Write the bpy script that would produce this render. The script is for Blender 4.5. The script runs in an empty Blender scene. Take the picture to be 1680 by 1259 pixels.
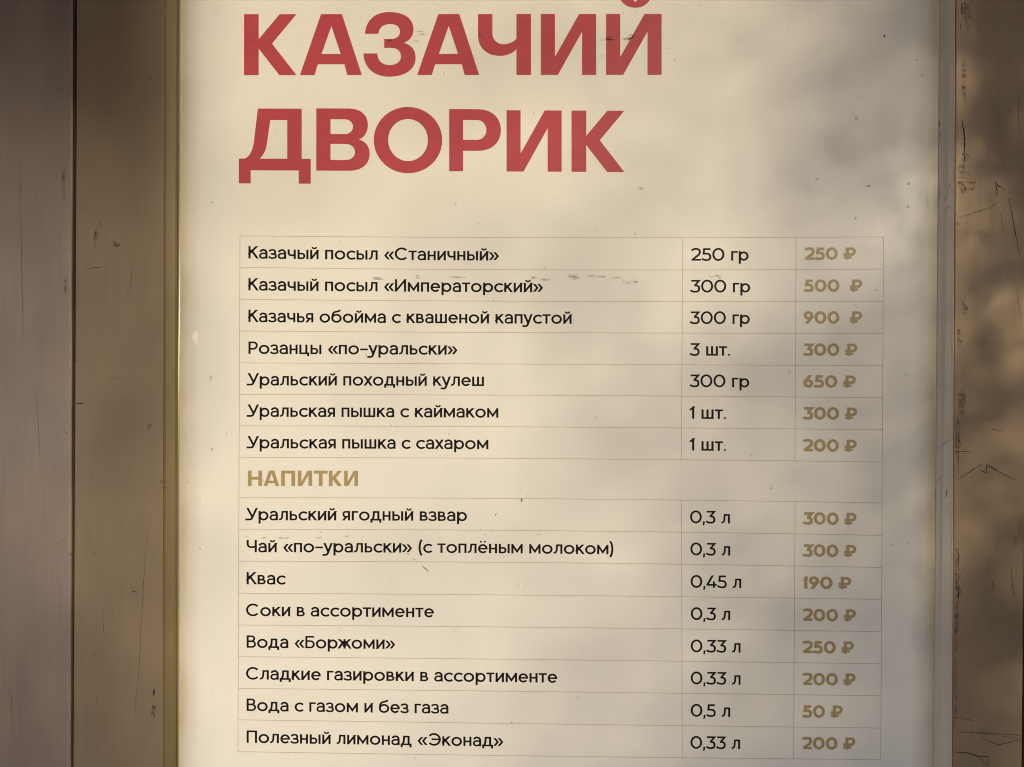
import bpy, bmesh, math, random
import numpy as np
from mathutils import Vector, Matrix
from mathutils.geometry import tessellate_polygon
random.seed(7)
SC = bpy.context.scene
COL = SC.collection
R = math.radians

# ------------------------------------------------------------------ camera
ZB = 1.62                                   # height of the table's top edge on the sheet
PW, PH = 1680.0, 1259.0
FPX = 1293.4866
CAM = Vector((-0.02840047, -0.64813676, ZB - 0.12006141))
yaw, pitch, roll = 0.0158325, -0.00151166, 0.00475222
BASE = Matrix(((1, 0, 0), (0, 0, -1), (0, 1, 0)))
CM = Matrix.Rotation(yaw, 3, 'Z') @ BASE @ Matrix.Rotation(pitch, 3, 'X') @ Matrix.Rotation(roll, 3, 'Z')
cd = bpy.data.cameras.new('camera')
cam = bpy.data.objects.new('camera', cd)
COL.objects.link(cam)
cam.matrix_world = Matrix.Translation(CAM) @ CM.to_4x4()
cd.sensor_fit = 'HORIZONTAL'
cd.sensor_width = 36.0
cd.lens = 36.0 * FPX / PW
cd.clip_start = 0.01
cd.clip_end = 500
SC.camera = cam

# ------------------------------------------------------------------ light
SUN_AZ, SUN_EL = 33.0, 14.0                 # azimuth to the right of the sheet's normal
TO_SUN = Vector((math.sin(R(SUN_AZ)) * math.cos(R(SUN_EL)), -math.cos(R(SUN_AZ)) * math.cos(R(SUN_EL)), math.sin(R(SUN_EL))))
world = bpy.data.worlds.new('World')
SC.world = world
world.use_nodes = True
nt = world.node_tree
for n in list(nt.nodes):
    nt.nodes.remove(n)
sky = nt.nodes.new('ShaderNodeTexSky')
sky.sky_type = 'NISHITA'
sky.sun_disc = False
sky.sun_elevation = R(SUN_EL)
sky.sun_rotation = math.atan2(TO_SUN.x, TO_SUN.y)
sky.air_density = 1.0
sky.dust_density = 0.3
sky.ozone_density = 1.0
tint = nt.nodes.new('ShaderNodeMixRGB')
tint.blend_type = 'MULTIPLY'
tint.inputs[0].default_value = 1.0
tint.inputs[2].default_value = (1.02, 0.965, 1.17, 1)      # evening air
bg = nt.nodes.new('ShaderNodeBackground')
bg.inputs[1].default_value = 0.14
wo = nt.nodes.new('ShaderNodeOutputWorld')
nt.links.new(sky.outputs[0], tint.inputs[1])
nt.links.new(tint.outputs[0], bg.inputs[0])
nt.links.new(bg.outputs[0], wo.inputs[0])
sd = bpy.data.lights.new('sun', 'SUN')
sun = bpy.data.objects.new('sun', sd)
COL.objects.link(sun)
sd.energy = 2.3
sd.angle = R(2.9)
sd.color = (1.0, 0.85, 0.60)
sun.rotation_euler = TO_SUN.to_track_quat('Z', 'Y').to_euler()
sun.location = (2, -3, 4)
SC.view_settings.view_transform = 'Standard'
SC.view_settings.look = 'None'
SC.view_settings.gamma = 1
SC.view_settings.use_curve_mapping = False
SC.view_settings.exposure = 0.46
SC.cycles.filter_width = 1.05

# ------------------------------------------------------------------ helpers
def at(px, py, depth=0.0):
    """point of the plane `depth` metres in front of the sheet that a photo pixel falls on"""
    d = CM @ Vector(((px - PW / 2) / FPX, -(py - PH / 2) / FPX, -1))
    t = (-depth - CAM.y) / d.y
    return CAM + d * t

def link(name, me, mats, parent=None):
    o = bpy.data.objects.new(name, me)
    COL.objects.link(o)
    for m in (mats if isinstance(mats, (list, tuple)) else [mats]):
        me.materials.append(m)
    if parent is not None:
        o.parent = parent
    return o

def from_bm(name, bm, mats, parent=None, smooth=False):
    me = bpy.data.meshes.new(name)
    bm.normal_update()
    bm.to_mesh(me)
    bm.free()
    if smooth:
        for p in me.polygons:
            p.use_smooth = True
    return link(name, me, mats, parent)

def stuff(*a):
    o = from_bm(*a)
    o['kind'] = 'stuff'
    return o

def thing(name, label, cat, loc=(0, 0, 0), group=None):
    o = bpy.data.objects.new(name, None)
    o.empty_display_size = 0.05
    COL.objects.link(o)
    o['label'] = label
    o['category'] = cat
    if group:
        o['group'] = group
    return o

class Nodes:
    def __init__(s, name):
        s.m = bpy.data.materials.new(name)
        s.m.use_nodes = True
        s.t = s.m.node_tree
        s.b = s.t.nodes['Principled BSDF']
        s.out = s.t.nodes['Material Output']
    def n(s, typ, **kw):
        x = s.t.nodes.new(typ)
        for k, v in kw.items():
            if k.startswith('i_'):
                x.inputs[k[2:].replace('_', ' ')].default_value = v
            else:
                setattr(x, k, v)
        return x
    def l(s, a, b):
        s.t.links.new(a, b)
    def coord(s, scale=(1, 1, 1)):
        tc = s.n('ShaderNodeTexCoord')
        mp = s.n('ShaderNodeMapping')
        mp.inputs['Scale'].default_value = scale
        s.l(tc.outputs['Object'], mp.inputs['Vector'])
        return mp.outputs[0]
    def noise(s, scale, detail=4, rough=.55, stretch=(1, 1, 1)):
        x = s.n('ShaderNodeTexNoise')
        x.inputs['Scale'].default_value = scale
        x.inputs['Detail'].default_value = detail
        x.inputs['Roughness'].default_value = rough
        s.l(s.coord(stretch), x.inputs['Vector'])
        return x.outputs['Fac']
    def ramp(s, src, stops):
        r = s.n('ShaderNodeValToRGB')
        e = r.color_ramp.elements
        while len(e) < len(stops):
            e.new(0.5)
        for el, (p, c) in zip(e, stops):
            el.position = p
            el.color = (c[0], c[1], c[2], 1) if hasattr(c, '__len__') else (c, c, c, 1)
        s.l(src, r.inputs[0])
        return r.outputs[0]
    def mix(s, fac, a, b, mode='MIX'):
        x = s.n('ShaderNodeMixRGB', blend_type=mode)
        for i, v in ((0, fac), (1, a), (2, b)):
            if hasattr(v, 'default_value') or hasattr(v, 'is_linked'):
                s.l(v, x.inputs[i])
            elif hasattr(v, '__len__'):
                x.inputs[i].default_value = (v[0], v[1], v[2], 1)
            else:
                x.inputs[i].default_value = v
        return x.outputs[0]
    def bump(s, h, strength, dist=0.001, prev=None):
        x = s.n('ShaderNodeBump')
        x.inputs['Strength'].default_value = strength
        x.inputs['Distance'].default_value = dist
        s.l(h, x.inputs['Height'])
        if prev is not None:
            s.l(prev, x.inputs['Normal'])
        return x.outputs[0]

def m_paint(name, col, metallic=0.25, rough=0.42, var=0.14):
    s = Nodes(name)
    a = s.noise(9, 3, .5, (1, 1, .5))
    fine = s.noise(260, 3, .6, (1, 1, .06))           # fine vertical rubbing
    c1 = s.mix(s.ramp(a, [(.3, 0), (.7, 1)]), tuple(v * (1 - var) for v in col), tuple(v * (1 + var) for v in col))
    c2 = s.mix(s.ramp(fine, [(.35, 0), (.75, .22)]), c1, tuple(v * .72 for v in col))
    spk = s.noise(700, 2, .5)
    c3 = s.mix(s.ramp(spk, [(.735, 0), (.79, .5)]), c2, (.03, .022, .016))
    s.l(c3, s.b.inputs['Base Color'])
    s.b.inputs['Metallic'].default_value = metallic
    s.l(s.ramp(s.noise(30, 4, .6, (1, 1, .3)), [(.3, rough - .08), (.7, rough + .1)]), s.b.inputs['Roughness'])
    b1 = s.bump(s.noise(55, 3, .5, (1, 1, .25)), .10, .002)
    b2 = s.bump(fine, .06, .0006, b1)
    s.l(b2, s.b.inputs['Normal'])
    return s.m

def m_print(name, col, rough=.38, spec=.4):
    s = Nodes(name)
    c = s.mix(s.ramp(s.noise(120, 4, .6), [(.3, 0), (.7, 1)]), tuple(v * .95 for v in col), tuple(min(1, v * 1.05) for v in col))
    s.l(c, s.b.inputs['Base Color'])
    s.b.inputs['Roughness'].default_value = rough
    s.b.inputs['Specular IOR Level'].default_value = spec
    return s.m

def m_paper():
    s = Nodes('laminated_paper')
    base = (.80, .778, .730)
    cloud = s.noise(5, 4, .55)
    c = s.mix(s.ramp(cloud, [(.3, 0), (.7, 1)]), tuple(v * .965 for v in base), base)
    # yellow-brown tone that deepens towards both long edges of the sheet
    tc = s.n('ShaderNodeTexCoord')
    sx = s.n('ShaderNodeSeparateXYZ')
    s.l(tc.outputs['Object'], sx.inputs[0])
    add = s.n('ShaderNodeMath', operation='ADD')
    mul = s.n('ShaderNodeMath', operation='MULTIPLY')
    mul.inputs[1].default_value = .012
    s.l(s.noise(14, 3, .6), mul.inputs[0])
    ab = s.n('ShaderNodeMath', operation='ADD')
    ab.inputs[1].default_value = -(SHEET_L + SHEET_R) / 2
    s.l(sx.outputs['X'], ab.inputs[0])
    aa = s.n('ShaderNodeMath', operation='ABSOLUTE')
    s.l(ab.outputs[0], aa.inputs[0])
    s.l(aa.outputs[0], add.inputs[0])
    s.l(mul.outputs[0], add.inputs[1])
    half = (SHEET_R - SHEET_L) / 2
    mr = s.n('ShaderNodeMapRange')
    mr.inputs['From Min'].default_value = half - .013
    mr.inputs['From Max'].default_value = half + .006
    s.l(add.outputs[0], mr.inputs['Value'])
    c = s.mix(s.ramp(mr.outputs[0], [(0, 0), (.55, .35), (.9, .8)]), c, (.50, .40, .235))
    s.l(c, s.b.inputs['Base Color'])
    s.b.inputs['Specular IOR Level'].default_value = .45
    s.l(s.ramp(s.noise(40, 4, .6), [(.3, .27), (.7, .40)]), s.b.inputs['Roughness'])
    b = s.bump(s.noise(6, 2, .5, (1, 1, .7)), .22, .014)
    b = s.bump(s.noise(150, 3, .6, (.6, 1, 1)), .10, .0007, b)
    v = s.n('ShaderNodeTexVoronoi')
    v.inputs['Scale'].default_value = 95
    s.l(s.coord(), v.inputs['Vector'])
    rnd = s.n('ShaderNodeSeparateColor')
    s.l(v.outputs['Color'], rnd.inputs[0])
    pick = s.ramp(rnd.outputs[0], [(.90, 0), (.91, 1)])
    dot = s.ramp(v.outputs['Distance'], [(.0, 1), (.14, 0)])
    hb = s.mix(1, pick, dot, 'MULTIPLY')
    b = s.bump(hb, .6, .0012, b)                       # trapped air bubbles under the laminate
    s.l(b, s.b.inputs['Normal'])
    return s.m

def m_dirt(name, col, amount=.6):
    s = Nodes(name)
    s.b.inputs['Base Color'].default_value = (*col, 1)
    s.b.inputs['Roughness'].default_value = .8
    f = s.ramp(s.noise(420, 5, .7, (.45, 1, 1)), [(.44, 0), (.62, amount)])
    s.l(f, s.b.inputs['Alpha'])
    return s.m

# ------------------------------------------------------------------ photo measurements
ZTOP = at(840, -330).z
ZBOT = at(840, 1259 + 300).z

class Edge:
    """a straight, near-vertical edge given by its x at photo top and bottom, at a depth"""
    def __init__(s, xt, xb, depth, dx=0.0):
        a, b = at(xt, 0, depth), at(xb, PH, depth)
        s.k = (b.x - a.x) / (b.z - a.z)
        s.a = a
        s.depth = depth
        s.dx = dx
    def p(s, z, dx=0.0, depth=None):
        return Vector((s.a.x + s.k * (z - s.a.z) + dx + s.dx, -(s.depth if depth is None else depth), z))

def loft(profile, z0=None, z1=None, segs=1, jitter=0):
    """profile: list of (Edge, dx, depth) round a closed section; lofted from ZBOT to ZTOP"""
    z0 = ZBOT if z0 is None else z0
    z1 = ZTOP if z1 is None else z1
    bm = bmesh.new()
    rings = []
    for k in range(segs + 1):
        z = z0 + (z1 - z0) * k / segs
        j = random.uniform(-jitter, jitter)
        rings.append([bm.verts.new(e.p(z, dx + j, d)) for e, dx, d in profile])
    n = len(profile)
    for a, b in zip(rings, rings[1:]):
        for i in range(n):
            bm.faces.new((a[i], a[(i + 1) % n], b[(i + 1) % n], b[i]))
    bm.faces.new(rings[0][::-1])
    bm.faces.new(rings[-1])
    bmesh.ops.recalc_face_normals(bm, faces=bm.faces[:])
    return bm

D = 0.008                                   # how far the metal stands in front of the sheet
e_gap_l = Edge(119.0, 115.5, D)
e_gap_r = Edge(125.5, 119.5, D)
e_stile_l = Edge(268.5, 266.5, D)
e_lip_l = Edge(293.0, 290.3, 0.0006)
e_lip_r = Edge(1542.0, 1532.0, 0.0006)
e_stile_r = Edge(1568.0, 1562.5, D)
e_out_r = Edge(1690.0, 1677.2, D)
e_pan_r = Edge(1696.0, 1682.5, D)
SHEET_L = e_lip_l.p(ZB - .1).x
SHEET_R = e_lip_r.p(ZB - .1).x

M_STILE = m_paint('worn_brown_paint', (.35, .26, .17), .55, .47)
M_PANEL = m_paint('grey_brown_paint', (.47, .365, .295), .80, .44)
M_LIP = m_paint('worn_lip_sunlit', (.17, .13, .058), .15, .42)  # left lip: olive cast of its sun-facing side put into the colour
M_LIPR = m_paint('worn_lip_shaded', (.70, .60, .47), .05, .45)  # right lip: grey cast of its shaded side put into the colour
M_BEAD = Nodes('pale_glint_metal')  # metal colour chosen for a strong, pale yellow glint
M_BEAD.b.inputs['Base Color'].default_value = (.92, .86, .58, 1)
M_BEAD.b.inputs['Metallic'].default_value = .9
M_BEAD.b.inputs['Roughness'].default_value = .30
M_BEAD = M_BEAD.m
M_DARK = m_paint('dark_gap_metal', (.02, .016, .012), .0, .7)
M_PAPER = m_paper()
M_RED = m_print('red_ink', (.435, .064, .080))
M_BLACK = m_print('black_ink', (.007, .006, .006), .5, .12)
M_GOLD = m_print('gold_ink', (.385, .285, .125))
M_RULE = m_print('thin_rule_ink', (.50, .44, .335))
M_SCR = m_print('bare_scratch', (.025, .017, .010), .6)
M_SMUDGE = m_dirt('smudge_dirt', (.085, .072, .052), .42)
M_GRIME = m_dirt('grime', (.055, .037, .020), .42)

# ------------------------------------------------------------------ setting: ground
bm = bmesh.new()
g = 60
for s_ in ((-g, -g), (g, -g), (g, g), (-g, g)):
    bm.verts.new((s_[0], s_[1], 0))
bm.faces.new(bm.verts)
s = Nodes('paving')
s.l(s.mix(s.ramp(s.noise(3, 6, .6), [(.3, 0), (.7, 1)]), (.24, .20, .165), (.33, .28, .23)), s.b.inputs['Base Color'])
s.b.inputs['Roughness'].default_value = .85
ground = from_bm('ground', bm, s.m)
ground['kind'] = 'structure'

# ------------------------------------------------------------------ metal panels either side
BK = -0.03
def panel(name, label, prof):
    t = thing(name, label, 'panel', group='painted metal panels either side of the notice board')
    o = from_bm('panel_face', loft(prof, segs=1), M_PANEL, t)
    return t, o
far_l = Edge(-700, -700, D)
far_r = Edge(2300, 2300, D)
pan_l, pan_l_face = panel('metal_panel', 'grey brown painted metal panel beside the dark vertical gap', [
    (far_l, 0, D), (e_gap_l, -.0022, D), (e_gap_l, -.0008, D - .00012), (e_gap_l, -.0001, D - .0009), (e_gap_l, 0, D - .0030), (e_gap_l, 0, BK), (far_l, 0, BK)])
pan_r, pan_r_face = panel('metal_panel', 'sliver of painted metal beyond the hairline seam at the right', [
    (far_r, 0, D), (e_pan_r, .001, D), (e_pan_r, 0, D - .001), (e_pan_r, 0, BK), (far_r, 0, BK)])

# ------------------------------------------------------------------ frame round the sheet
frame = thing('notice_board', 'worn brown painted metal board with sloping lips around the white menu', 'notice board')
st_l = from_bm('stile', loft([(e_gap_r, 0, BK), (e_gap_r, 0, D - .0010), (e_gap_r, .0004, D - .0003), (e_gap_r, .0012, D),
                              (e_stile_l, -.0008, D), (e_stile_l, -.0001, D - .00006), (e_stile_l, .0000, D - .0004), (e_stile_l, 0, BK)]), M_STILE, frame)
st_r = from_bm('stile', loft([(e_stile_r, 0, BK), (e_stile_r, 0, D - .0008), (e_stile_r, .0003, D - .0002), (e_stile_r, .0009, D),
                              (e_out_r, -.0008, D), (e_out_r, 0, D - .0008), (e_out_r, 0, BK)]), M_STILE, frame)
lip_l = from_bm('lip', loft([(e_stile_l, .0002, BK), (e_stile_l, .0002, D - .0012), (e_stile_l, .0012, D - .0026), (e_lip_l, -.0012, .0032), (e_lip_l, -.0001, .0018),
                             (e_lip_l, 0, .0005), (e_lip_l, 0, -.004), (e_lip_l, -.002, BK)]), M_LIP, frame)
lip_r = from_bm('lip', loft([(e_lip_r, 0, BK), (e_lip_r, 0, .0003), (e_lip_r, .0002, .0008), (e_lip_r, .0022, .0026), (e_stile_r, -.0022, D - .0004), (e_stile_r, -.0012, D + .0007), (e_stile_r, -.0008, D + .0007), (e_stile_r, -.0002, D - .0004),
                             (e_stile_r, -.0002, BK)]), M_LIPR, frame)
# bead added and shaped to catch the highlight along the cover's left edge
prof = []
rb = .00075
for k in range(9):
    a = R(35 + 110 * k / 8)                             # a shallow rounded strip, bowed outwards
    prof.append((e_lip_l, .0009 - rb * math.cos(a) / math.cos(R(35)), .0012 + .55 * rb * math.sin(a)))
prof += [(e_lip_l, .0009 + rb, .0001), (e_lip_l, .0009 - rb, .0001)]
bead = from_bm('glint_bead', loft(prof), M_BEAD, frame, smooth=True)
def rail(z0, z1):
    return from_bm('rail', loft([(e_stile_l, .0004, BK), (e_stile_l, .0004, D - .001), (e_stile_r, -.0004, D - .001), (e_stile_r, -.0004, BK)], z0, z1), M_STILE, frame)
rail(ZTOP, ZTOP + .06)
rail(ZBOT - .06, ZBOT)
bpl = from_bm('back_plate', loft([(far_l, .02, BK - .002), (far_r, -.02, BK - .002), (far_r, -.02, BK - .012), (far_l, .02, BK - .012)]), M_DARK, frame)

# ------------------------------------------------------------------ the sheet
sheet = thing('menu_sheet', 'white laminated paper menu with red title and ruled price table', 'menu')
bm = bmesh.new()
xs = [SHEET_L - .0015, SHEET_R + .0015]
vs = [bm.verts.new((x, y, z)) for y in (0, .0018) for x, z in ((xs[0], ZBOT), (xs[1], ZBOT), (xs[1], ZTOP), (xs[0], ZTOP))]
f = vs
for q in ((0, 1, 2, 3), (7, 6, 5, 4), (0, 4, 5, 1), (1, 5, 6, 2), (2, 6, 7, 3), (3, 7, 4, 0)):
    bm.faces.new([vs[i] for i in q])
bmesh.ops.recalc_face_normals(bm, faces=bm.faces[:])
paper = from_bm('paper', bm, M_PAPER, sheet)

# ---- outlines and pen strokes
KAP = .5523
def flat(cmds, n=10):
    pts = []
    for c in cmds:
        if c[0] in 'ML':
            pts.append((c[1], c[2]))
        else:
            x0, y0 = pts[-1]
            if c[0] == 'C':
                p1, p2, p3 = (c[1], c[2]), (c[3], c[4]), (c[5], c[6])
            elif c[0] == 'H':       # quarter that leaves horizontally, arrives vertically
                x, y = c[1], c[2]
                p1, p2, p3 = (x0 + KAP * (x - x0), y0), (x, y - KAP * (y - y0)), (x, y)
            else:                   # 'V'
                x, y = c[1], c[2]
                p1, p2, p3 = (x0, y0 + KAP * (y - y0)), (x - KAP * (x - x0), y), (x, y)
            for k in range(1, n + 1):
                t = k / n
                u = 1 - t
                pts.append((u**3 * x0 + 3 * u * u * t * p1[0] + 3 * u * t * t * p2[0] + t**3 * p3[0],
                            u**3 * y0 + 3 * u * u * t * p1[1] + 3 * u * t * t * p2[1] + t**3 * p3[1]))
    out = [pts[0]]
    for p in pts[1:]:
        if abs(p[0] - out[-1][0]) + abs(p[1] - out[-1][1]) > 1e-4:
            out.append(p)
    return out

def clip_poly(poly, lo, hi):
    def cut(pl, f):
        res = []
        for i in range(len(pl)):
            a, b = pl[i], pl[(i + 1) % len(pl)]
            fa, fb = f(a), f(b)
            if fa >= 0:
                res.append(a)
            if (fa >= 0) != (fb >= 0):
                t = fa / (fa - fb)
                res.append((a[0] + t * (b[0] - a[0]), a[1] + t * (b[1] - a[1])))
        return res
    poly = cut(poly, lambda p: p[1] - lo)
    if len(poly) >= 3:
        poly = cut(poly, lambda p: hi - p[1])
    return poly

def stroke_polys(pts, w, closed=False, clip=None):
    P = [Vector(p) for p in pts]
    if closed and (P[0] - P[-1]).length < 1e-3:
        P = P[:-1]
    n = len(P)
    if clip and not closed:
        P[0] = P[0] + (P[0] - P[1]).normalized() * w
        P[-1] = P[-1] + (P[-1] - P[-2]).normalized() * w
    L, Rr = [], []
    for i in range(n):
        if closed:
            a, b = (P[i] - P[i - 1]).normalized(), (P[(i + 1) % n] - P[i]).normalized()
        else:
            a = (P[i] - P[i - 1]).normalized() if i else (P[1] - P[0]).normalized()
            b = (P[i + 1] - P[i]).normalized() if i < n - 1 else a
        na, nb = Vector((-a.y, a.x)), Vector((-b.y, b.x))
        m = (na + nb)
        m = m.normalized() if m.length > 1e-6 else na
        k = w / 2 / max(.35, m.dot(na))
        L.append(P[i] + m * k)
        Rr.append(P[i] - m * k)
    out = []
    for i in range(n if closed else n - 1):
        j = (i + 1) % n
        q = [tuple(L[i]), tuple(Rr[i]), tuple(Rr[j]), tuple(L[j])]
        if clip:
            q = clip_poly(q, *clip)
        if len(q) >= 3:
            out.append(q)
    return out

def ell(cx, cy, rx, ry, a0=0, a1=360, n=40):
    full = abs(a1 - a0) >= 359.9
    m = n if full else max(8, int(n * abs(a1 - a0) / 360))
    return [(cx + rx * math.cos(R(a0 + (a1 - a0) * k / m)), cy + ry * math.sin(R(a0 + (a1 - a0) * k / m))) for k in range(m if full else m + 1)]

# a glyph = (advance box width, left bearing, right bearing, [items])
# items: ('s', pts, w, closed, clip)   ('p', [outer, holes...])
def S(pts, w, closed=False, clip=None):
    return ('s', pts, w, closed, clip)
def F(cmds, w, clip=None):
    return ('s', flat(cmds), w, False, clip)
def P(*loops):
    return ('p', [flat(l) if l[0][0] in ('M',) else l for l in loops])

def lowers(w):
    h = w / 2
    xh = 76.5
    t, b = xh - h * .92, h * .92
    wh = w * .92
    X = (-1, xh)
    G = {}
    def st(x, y0=0, y1=xh):
        return S([(x, y0), (x, y1)], w)
    def ba(x0, x1, y):
        return S([(x0, y), (x1, y)], wh)
    breve = F([('M', 15, 99), ('C', 17, 82.5, 42, 82.5, 44, 99)], wh * .85)
    G['а'] = (60, 5, 8, [F([('M', 60 - h, 0), ('L', 60 - h, 46), ('V', 32, t + 1), ('H', 6 + h * .6, 54)], w), F([('M', 60 - h, 42), ('L', 27, 42), ('H', h, 21.5), ('V', 25, b - 1.5), ('C', 40, b - 1.5, 52, 10, 60 - h, 24)], wh)])
    G['б'] = (74, 6, 6, [S(ell(37, 35, 37 - h, 36.5 - h), w, True), F([('M', h, 34), ('C', h, 66, 12, 84, 34, 88), ('C', 50, 91, 58, 92, 61, 104)], w * .95)])
    G['в'] = (57, 9, 5, [F([('M', h, 0), ('L', h, xh)], w), F([('M', h, t), ('L', 29, t), ('H', 50 - h, 55.5), ('V', 29, 39), ('L', h, 39)], wh), F([('M', h, 38.2), ('L', 32, 38.2), ('H', 57 - h, 21.5), ('V', 32, b), ('L', h, b)], wh)])
    G['г'] = (46, 9, 2, [st(h), ba(h, 46, t)])
    G['д'] = (78, 2, 3, [ba(0, 78, b), st(h, -17, b), st(78 - h, -17, b), st(64 - h), F([('M', 64 - h, t), ('L', 25, t), ('L', 23, 40), ('C', 22, 24, 18, 14, 11, b)], w * .95)])
    G['е'] = (68, 6, 5, [F([('M', 7, 36.5), ('L', 67, 36.5)], wh * .95), S(ell(34, 36, 34 - h, 37.5 - h, 0, 322), w)])
    G['ё'] = (68, 6, 5, G['е'][3] + [S(ell(20, 92, 3.6, 3.6), 7.2, True), S(ell(48, 92, 3.6, 3.6), 7.2, True)])
    G['ж'] = (92, 1, 1, [st(46), S([(48, 30), (6, xh)], w, False, (0, xh)), S([(44, 30), (86, xh)], w, False, (0, xh)), S([(32, 46), (4, 0)], w, False, (0, xh)), S([(60, 46), (88, 0)], w, False, (0, xh))])
    G['з'] = (56, 4, 5, [F([('M', 4, 58), ('C', 8, 67, 18, t + 1.5, 27, t + 1.5), ('C', 42, t + 1.5, 50 - h * .5, 63, 50 - h * .6, 54), ('C', 50 - h * .6, 44, 42, 39, 32, 38.6), ('L', 17, 38.6)], wh), F([('M', 17, 37.8), ('L', 32, 37.8), ('C', 46, 37.4, 56 - h * .8, 31, 56 - h * .8, 20), ('C', 56 - h * .8, 10, 44, b - 1.5, 28, b - 1.5), ('C', 16, b - 1.5, 6, 8, 2.5, 19)], wh)])
    G['и'] = (59, 9, 9, [st(h), st(59 - h), S([(h + 1, 6), (58 - h, 66)], w * .95, False, (0, xh))])
    G['й'] = (59, 9, 9, G['и'][3] + [breve])
    G['к'] = (60, 9, 1, [st(h), S([(h + 2, 30), (50, xh)], w, False, (0, xh)), S([(24, 43), (53, 0)], w, False, (0, xh))])
    G['л'] = (64, 2, 9, [st(64 - h), F([('M', 64 - h, t), ('L', 26, t), ('L', 23.5, 34), ('C', 22, 14, 15, b, 1, b)], wh)])
    G['м'] = (80, 9, 9, [st(h), st(80 - h), S([(h + .5, 68), (40, 16), (79.5 - h, 68)], w * .95)])
    G['н'] = (57, 9, 9, [st(h), st(57 - h), ba(h, 57 - h, 38)])
    G['о'] = (75, 6, 6, [S(ell(37.5, 36, 37.5 - h, 37.5 - h), w, True)])
    G['п'] = (57, 9, 9, [st(h), st(57 - h), ba(h, 57 - h, t)])
    G['р'] = (70, 9, 6, [st(h, -26, xh), S(ell(36, 36, 34.5 - h, 37.5 - h), w, True)])
    G['с'] = (62, 6, 4, [S(ell(37.5, 36, 37.5 - h, 37.5 - h, 42, 318), w)])
    G['т'] = (58, 2, 2, [st(29, 0, t), ba(0, 58, t)])
    G['у'] = (63, 1, 1, [S([(6, xh), (33, 4)], w, False, (3, xh)), F([('M', 57, xh), ('L', 31, -4), ('C', 26, -18, 20, -21, 7, -20.5)], w, (-30, xh))])
    G['х'] = (60, 1, 1, [S([(6, xh), (54, 0)], w, False, (0, xh)), S([(54, xh), (6, 0)], w, False, (0, xh))])
    G['ц'] = (70, 9, 3, [st(h), st(57 - h), ba(0, 70, b), st(70 - h, -17, b)])
    G['ч'] = (58, 7, 9, [st(58 - h), F([('M', h, xh), ('L', h, 50), ('V', 27, 29), ('C', 38, 29, 48, 32, 58 - h, 37)], w)])
    G['ш'] = (84, 9, 9, [st(h), st(42), st(84 - h), ba(0, 84, b)])
    soft = [st(h), F([('M', h, 44), ('L', 33, 44), ('H', 55 - h, 24.5), ('V', 33, b), ('L', h, b)], wh)]
    G['ь'] = (55, 9, 5, soft)
    G['ы'] = (77, 9, 9, soft + [st(77 - h)])
    G['я'] = (55, 4, 9, [st(55 - h), F([('M', 55 - h, t), ('L', 22, t), ('H', h * 1.1, 50), ('V', 22, 31), ('L', 55 - h, 31)], wh), S([(29, 31), (6, 0)], w, False, (0, 32))])
    # capitals
    C = (0, 100)
    T, Bm = 100 - h * .92, h * .92
    def cs(x, y0=0, y1=100):
        return S([(x, y0), (x, y1)], w)
    G['К'] = (70, 9, 1, [cs(h), S([(h + 2, 42), (60, 100)], w, False, C), S([(27, 58), (64, 0)], w, False, C)])
    G['С'] = (92, 6, 5, [S(ell(49, 50, 49 - h, 51.5 - h, 40, 320), w)])
    G['И'] = (78, 10, 10, [cs(h), cs(78 - h), S([(h + 1, 8), (77 - h, 92)], w * .95, False, C)])
    G['Р'] = (66, 10, 4, [cs(h), F([('M', h, T), ('L', 36, T), ('H', 66 - h, 70), ('V', 36, 41), ('L', h, 41)], wh)])
    G['У'] = (78, 1, 0, [S([(6, 100), (41, 26)], w, False, (24, 100)), F([('M', 72, 100), ('L', 38, 19), ('C', 33, 8, 27, Bm, 17, Bm), ('L', 6, Bm)], w, (-1, 100))])
    G['Ч'] = (72, 7, 10, [cs(72 - h), F([('M', h, 100), ('L', h, 68), ('V', 33, 41), ('C', 48, 41, 58, 44, 72 - h, 50)], w)])
    G['В'] = (68, 10, 5, [cs(h), F([('M', h, T), ('L', 36, T), ('H', 62 - h, 76), ('V', 36, 53), ('L', h, 53)], wh), F([('M', h, 52.2), ('L', 38, 52.2), ('H', 68 - h, 29), ('V', 38, Bm), ('L', h, Bm)], wh)])
    G['Б'] = (68, 10, 5, [cs(h), S([(h, T), (62, T)], wh), F([('M', h, 58), ('L', 37, 58), ('H', 68 - h, 32), ('V', 37, Bm), ('L', h, Bm)], wh)])
    G['П'] = (74, 10, 10, [cs(h), cs(74 - h), S([(h, T), (74 - h, T)], wh)])
    G['Э'] = (92, 5, 6, [S(ell(43, 50, 49 - h, 51.5 - h, 140, -140), w), S([(26, 51), (88, 51)], wh)])
    # punctuation
    A = [S([(33, 66), (11, 36), (33, 6)], w * .95, False, (4, 68)), S([(64, 66), (42, 36), (64, 6)], w * .95, False, (4, 68))]
    G['«'] = (68, 5, 7, A)
    G['»'] = (68, 7, 5, [S([(68 - x, y) for x, y in a[1]], a[2], False, a[4]) for a in A])
    G['–'] = (54, 6, 6, [S([(0, 40), (54, 40)], wh)])
    G['('] = (28, 6, 4, [F([('M', 25, 106), ('C', 4, 78, 4, 6, 25, -22)], w * .95)])
    G[')'] = (28, 4, 6, [F([('M', 3, 106), ('C', 24, 78, 24, 6, 3, -22)], w * .95)])
    G['.'] = (15, 6, 6, [S(ell(7.5, 7.5, 3.8, 3.8), 7.6, True)])
    G[','] = (16, 5, 6, [S(ell(8, 8, 3.8, 3.8), 7.6, True), S([(10, 8), (4, -17)], w * .8)])
    return G

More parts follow.
